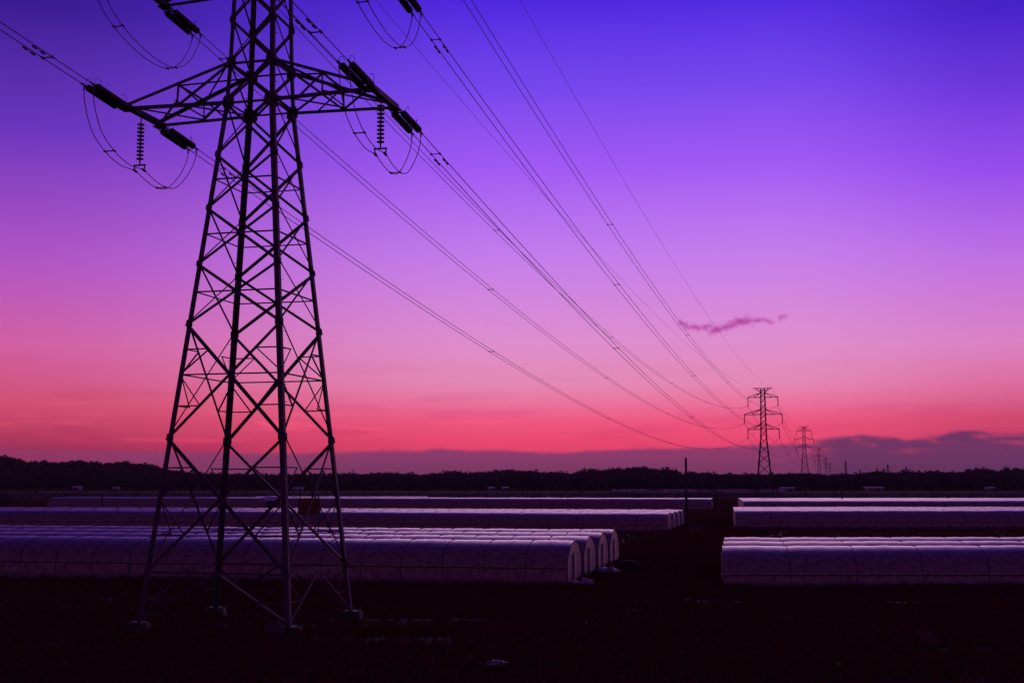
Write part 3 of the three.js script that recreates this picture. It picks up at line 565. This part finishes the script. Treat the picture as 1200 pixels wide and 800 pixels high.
function bush(label, x, d, w, h, mat, sd, group) {
  const t = thing('dry_bush', label, 'bush', [x, groundY(x, d), -d], 0, group);
  put('foliage', leafClump(900, w / 2, h / 2, Math.max(0.12, w * 0.08), sd).translate(0, h * 0.5, 0), mat, t);
  const b = []; const s0 = seed; seed = sd * 7; for (let i = 0; i < 9; i++) b.push(rod(V(rr(-0.1, 0.1), -0.05, rr(-0.1, 0.1)), V(rr(-w, w) * 0.4, h * rr(0.6, 1.05), rr(-w, w) * 0.4), 0.035, 4, 0.008)); seed = s0;
  put('stems', merged(b), wood, t);
}
bush('pale dry bush beside the farm track, below the tall pole', 24.6, 174, 2.4, 1.8, leafDry, 31);
bush('small dry bush on the track edge, behind the pale bush', 30.5, 205, 1.3, 1.0, leafDry, 32);
bush('big rounded brown bush behind the very long greenhouse, on the hill side', -139, 372, 7.5, 5.2, leafDry, 33);
bush('dark broad bush beside the big rounded bush, next to the greenhouse end', -148, 376, 9, 5, leafDark, 34);
bush('low scrub at the end of the third greenhouse block', 56.5, 338, 2.6, 1.6, leafDark, 35);
bush('straggly weed clump in the bare field across the track', 17.3, 54.5, 0.9, 0.75, leafDry, 36);
{
  const pos = []; seed = 991;
  for (let i = 0; i < 14; i++) { const a = rr(0, 6.28), r = rr(0, 0.12), h = rr(0.1, 0.32), x = Math.cos(a) * r, z = Math.sin(a) * r, bx = rr(-0.14, 0.14), bz = rr(-0.14, 0.14), w = rr(0.008, 0.02), c = Math.cos(a * 3), s = Math.sin(a * 3); pos.push(x - w * c, 0, z - w * s, x + w * c, 0, z + w * s, x + bx, h, z + bz); }
  const g = new THREE.BufferGeometry(); g.setAttribute('position', new THREE.Float32BufferAttribute(pos, 3)); g.computeVertexNormals();
  const list = [], M = new THREE.Matrix4(), Q = new THREE.Quaternion(); seed = 77;
  const add = (x, d, k) => { Q.setFromAxisAngle(V(0, 1, 0), rr(0, 6.28)); const s = rr(0.5, 1.5) * k; list.push(M.clone().compose(V(x, groundY(x, d) - 0.01, -d), Q.clone(), V(s, s * rr(0.5, 1.2), s))); };
  while (list.length < 95000) {                       // the near field
    const d = 34 + 56 * Math.pow(rnd(), 0.85), x = rr(-0.52, 0.5) * d * 1.1 + rr(-8, 8), patch = fbm(x * 0.11, d * 0.16, 21);
    if (patch < -0.75 + rr(-0.3, 0.3) || (noise(x * 0.05, d * 0.7, 14) > 0.28 && rnd() < 0.8)) continue;
    if (Math.abs(Math.abs(x - trackX(d)) - 0.9) < 0.3 && d > 60 && rnd() < 0.45) continue;
    add(x, d, 1);
  }
  while (list.length < 230000) {                      // verges of the track and the strips between the greenhouses
    const d = 84 + 300 * Math.pow(rnd(), 1.6), x = rnd() < 0.3 ? trackX(d) + rr(-7, 7) : rr(-0.5, 0.48) * d + rr(-10, 10);
    if (Math.abs(Math.abs(x - trackX(d)) - 0.9) < 0.28 && rnd() < 0.6) continue;
    add(x, d, 1 + d * 0.004);
  }
  while (list.length < 262000) { const d = rr(6, 110), x = rr(-75, 75); if (Math.abs(x) < 0.42 * d) continue; add(x, d, 1.3); }   // the rest of the field, to both sides
  while (list.length < 300000) { const d = rr(400, 690), x = rr(-0.46, 0.46) * d; add(x, d, rr(2.5, 5)); }   // rough grass on the far terrace
  const im = new THREE.InstancedMesh(g, weed, list.length); list.forEach((m, i) => im.setMatrixAt(i, m)); im.name = 'field_weeds'; scene.add(im);
  tag(im, 'short dry weeds scattered over the dark field', 'weeds', null, 'stuff');
}

// ---------------------------------------------------------------- poles, sheds, parapet
function pole(label, x, d, h, r, armed = false, group) {
  const y = groundY(x, d), t = thing('utility_pole', label, 'pole', [x, y, -d], 0, group);
  put('shaft', rod(V(0, -0.2, 0), V(0, h, 0), r, 10, r * 0.72), wood, t);
  put('cap', rod(V(0, h, 0), V(0, h + 0.08, 0), r * 0.8, 10, r * 0.4), darkRoof, t);
  if (armed) { put('cross_bar', box(2.2, 0.16, 0.16, 0, h - 0.6, 0.16), wood, t); for (const o of [-0.95, 0, 0.95]) put('pin_insulator', rod(V(o, h - 0.52, 0.16), V(o, h - 0.2, 0.16), 0.08, 6, 0.05), porcelain, t); }
}
pole('tall bare dark pole at the end of the second greenhouse block', 31.6, 235, 11.7, 0.28);
pole('thinner dark pole at the end of the third greenhouse block', 52.3, 332, 9.2, 0.24);
pole('thin dark pole between the farthest greenhouses across the track', 93, 365, 10.6, 0.15);
pole('short post sticking up from the farthest greenhouse roofs', 127, 378, 4.3, 0.16);
pole('short dark post behind the second greenhouse block, towards the wooded hill', -92.5, 293, 4.1, 0.24);
pole('thin pole on the terrace below the rounded wooded hill', 68, 608, 11.5, 0.16);
pole('far pole with a cross bar on the hilltop, behind the pylon', -96, 780, 10, 0.22, true, 'poles on the wooded hills');
pole('far pole with a cross bar above a dip in the treetops', -25.8, 780, 9.5, 0.22, true, 'poles on the wooded hills');
for (const [x, d, h, w] of [[258, 1000, 20, 'the tallest, beside the last pylons of the line'], [269, 1000, 13, 'the shortest, next to the tallest one'], [282, 1000, 14, 'midway between the tallest and the second tallest'], [290.5, 1000, 17, 'the second tallest'], [304.6, 1000, 15, 'standing alone farthest from the line']]) {
  const y = groundY(x, d), t = thing('lattice_mast', `thin distant lattice mast over the wood, ${w}`, 'mast', [x, y, -d], 0, 'thin masts over the wood');
  lattice(t, { half: (q) => lerp(1.2, 0.3, q / h), foot: 0, bends: [], top: h, legW: [0.22, 0.18], diag: [0.12, 0.12], thin: 0.1, levels: [0, 0.25, 0.45, 0.62, 0.76, 0.88, 1].map((q) => q * h), tall: [], rings: [], belts: [h * 0.76, h], gussets: null }, steel);
  put('cross_bar', box(3.2, 0.25, 0.25, 0, h * 0.86, 0), steel, t);
}
function shed(label, x, d, w, dep, h, roofH, turn, wallMat, roofMat, group) {
  const t = thing('farm_shed', label, 'shed', [x, groundY(x, d) - 0.05, -d], turn, group);
  put('wall', box(w, h, dep, 0, h / 2, 0), wallMat, t);
  const s = new THREE.Shape([[-dep / 2 - 0.3, 0], [0, roofH], [dep / 2 + 0.3, 0], [dep / 2 + 0.3, 0.14], [0, roofH + 0.16], [-dep / 2 - 0.3, 0.14]].map(([a, b]) => new THREE.Vector2(a, b)));
  put('roof', new THREE.ExtrudeGeometry(s, { depth: w + 0.6, bevelEnabled: false }).translate(0, h, -w / 2 - 0.3).rotateY(Math.PI / 2), roofMat, t);
  const door = put('door', box(1.1, Math.min(2, h - 0.3), 0.06, -w * 0.22, Math.min(2, h - 0.3) / 2, dep / 2 + 0.03), darkRoof, t); put('door_handle', box(0.06, 0.16, 0.05, -w * 0.22 + 0.4, 1, dep / 2 + 0.08), pipe, door);
  const win = put('window', box(1.2, 0.9, 0.05, w * 0.22, h * 0.58, dep / 2 + 0.025), glass, t); put('window_frame', merged([box(1.3, 0.07, 0.08, w * 0.22, h * 0.58 + 0.48, dep / 2 + 0.04), box(1.3, 0.07, 0.08, w * 0.22, h * 0.58 - 0.48, dep / 2 + 0.04), box(0.07, 0.9, 0.08, w * 0.22 - 0.62, h * 0.58, dep / 2 + 0.04), box(0.07, 0.9, 0.08, w * 0.22 + 0.62, h * 0.58, dep / 2 + 0.04)]), whitePaint, win);
}
shed('dark shed with a pale roof behind the second greenhouse block, beside the warning board', -62, 338, 3.8, 3, 2.9, 0.7, 0, darkRoof, whitePaint);
for (const [x, d, w, h, words] of [[-222, 662, 6, 2.2, 'below the highest wooded hill'], [-201, 658, 5, 1.5, 'next to the white shed under the highest hill'], [-10.5, 655, 5, 1.5, 'low under the treetops behind the very long greenhouse'], [-3.4, 655, 4.5, 1.7, 'one of two under the treetops, the one nearer the rounded hill'], [184, 660, 16, 1.6, 'long, under the wood across the track'], [140, 660, 12, 1.3, 'by the foot of the third pylon'], [244, 662, 7, 1.5, 'alone under the wood at the far end of the terrace'], [-108, 655, 9, 1.2, 'on the terrace straight behind the pylon']])
  shed(`tiny white farm building ${words}`, x, d, w * 0.6, 3, h * 0.6 + 0.5, 0.35, R(rr(-14, 14)), whitePaint, whitePaint, 'tiny white buildings on the terrace');
{
  const t = thing('concrete_parapet', 'long low pale concrete parapet on the far terrace edge', 'wall', [51, 0, -626]);
  const posts = [], s0 = seed; seed = 5;
  for (let i = 0; i < 14; i++) { const x = i * 6, y = groundY(51 + x, 626); put('panel', box(5.9, 0.85, 0.25, x, y + 0.42, 0), i % 4 === 3 ? wall : whitePaint, t); }
  seed = s0;
}

// ---------------------------------------------------------------- small things on the ground
function lump(name, label, category, x, d, sx, sy, sz, mat, sd, rough = 0.35, group) {
  const g = mergeVertices(plain(new THREE.IcosahedronGeometry(1, 4)).deleteAttribute('normal') && new THREE.IcosahedronGeometry(1, 4).deleteAttribute('normal').deleteAttribute('uv')), p = g.attributes.position;
  for (let i = 0; i < p.count; i++) { const v = V(p.getX(i), p.getY(i), p.getZ(i)), k = 1 + rough * fbm(v.x * 1.6 + sd, v.y * 1.6, v.z * 1.6) + rough * 0.35 * noise(v.x * 6, v.y * 6, v.z * 6 + sd); v.multiplyScalar(k); p.setXYZ(i, v.x * sx, Math.max(-0.25, v.y) * sy, v.z * sz); }
  g.computeVertexNormals();
  const m = put(name, g, mat); m.position.set(x, groundY(x, d) + sy * 0.2, -d); tag(m, label, category, group); return m;
}
const rock = new THREE.MeshStandardMaterial({ color: lin(0.14, 0.09, 0.075), roughness: 0.95 });
const plastic = new THREE.MeshStandardMaterial({ color: lin(0.5, 0.44, 0.4), roughness: 0.6, side: THREE.DoubleSide });
const blackPlastic = new THREE.MeshStandardMaterial({ color: lin(0.03, 0.015, 0.01), roughness: 1 });
lump('boulder', 'rounded grey boulder leaning against the pylon foot nearest the railway', 'boulder', -10.55, 58.3, 0.46, 0.5, 0.36, rock, 3, 0.25);
lump('boulder', 'small grey stone lying under the pylon', 'stone', -13.6, 61.2, 0.34, 0.26, 0.28, rock, 4, 0.25);
lump('plastic_sheet', 'crumpled pale plastic sheet at the door of the front greenhouse behind the pylon', 'plastic sheet', 4.7, 86.4, 0.6, 0.5, 0.4, plastic, 6, 1.1);
lump('plastic_sheet', 'small pale plastic scrap in front of the crumpled sheet', 'plastic sheet', 4.9, 84.9, 0.28, 0.22, 0.2, plastic, 7, 0.6);
lump('plastic_sheet', 'pale plastic bundle at the third greenhouse door, by the black tarpaulin heap', 'plastic sheet', 7.3, 98.5, 0.7, 0.55, 0.5, plastic, 8, 1.1);
lump('tarpaulin_heap', 'low heap under a black tarpaulin beside the fourth greenhouse door', 'heap', 9.2, 103, 1.1, 0.7, 0.9, blackPlastic, 9, 0.25);
lump('plastic_sheet', 'pale plastic scrap on the track past the tarpaulin heap', 'plastic sheet', 11.6, 110, 0.6, 0.2, 0.4, plastic, 10, 0.6);
lump('plastic_sheet', 'torn whitish plastic lying in the bare field in the foreground', 'plastic sheet', -0.55, 49.2, 0.5, 0.14, 0.3, plastic, 12, 0.7);
lump('plastic_sheet', 'shiny flat scrap at the edge of the field across the track', 'plastic sheet', 11.0, 74.8, 0.42, 0.1, 0.3, plastic, 13, 0.5);
lump('plastic_sheet', 'tiny flat scrap next to the shiny one across the track', 'plastic sheet', 12.8, 74.8, 0.26, 0.08, 0.2, plastic, 14, 0.5);
{
  const t = thing('mulch_film_strip', 'long narrow strip of pale mulch film lying before the greenhouses across the track', 'plastic strip', [21.3, 0, -74.6]);
  for (const [x0, x1] of [[0, 1.2], [1.5, 2.9], [3.2, 4.1]]) {
    const g = new THREE.PlaneGeometry(x1 - x0, 0.34, 16, 3).rotateX(-Math.PI / 2).translate((x0 + x1) / 2, 0, 0), p = g.attributes.position;
    for (let i = 0; i < p.count; i++) p.setY(i, groundY(21.3 + p.getX(i), 74.6 - p.getZ(i)) + 0.06 + 0.05 * noise(p.getX(i) * 3, p.getZ(i) * 6));
    g.computeVertexNormals(); put('film_piece', g, plastic, t);
  }
}
scene.fog = new THREE.FogExp2(new THREE.Color(0.9, 0.75, 0.85), 0.00005);
renderer.render(scene, camera);
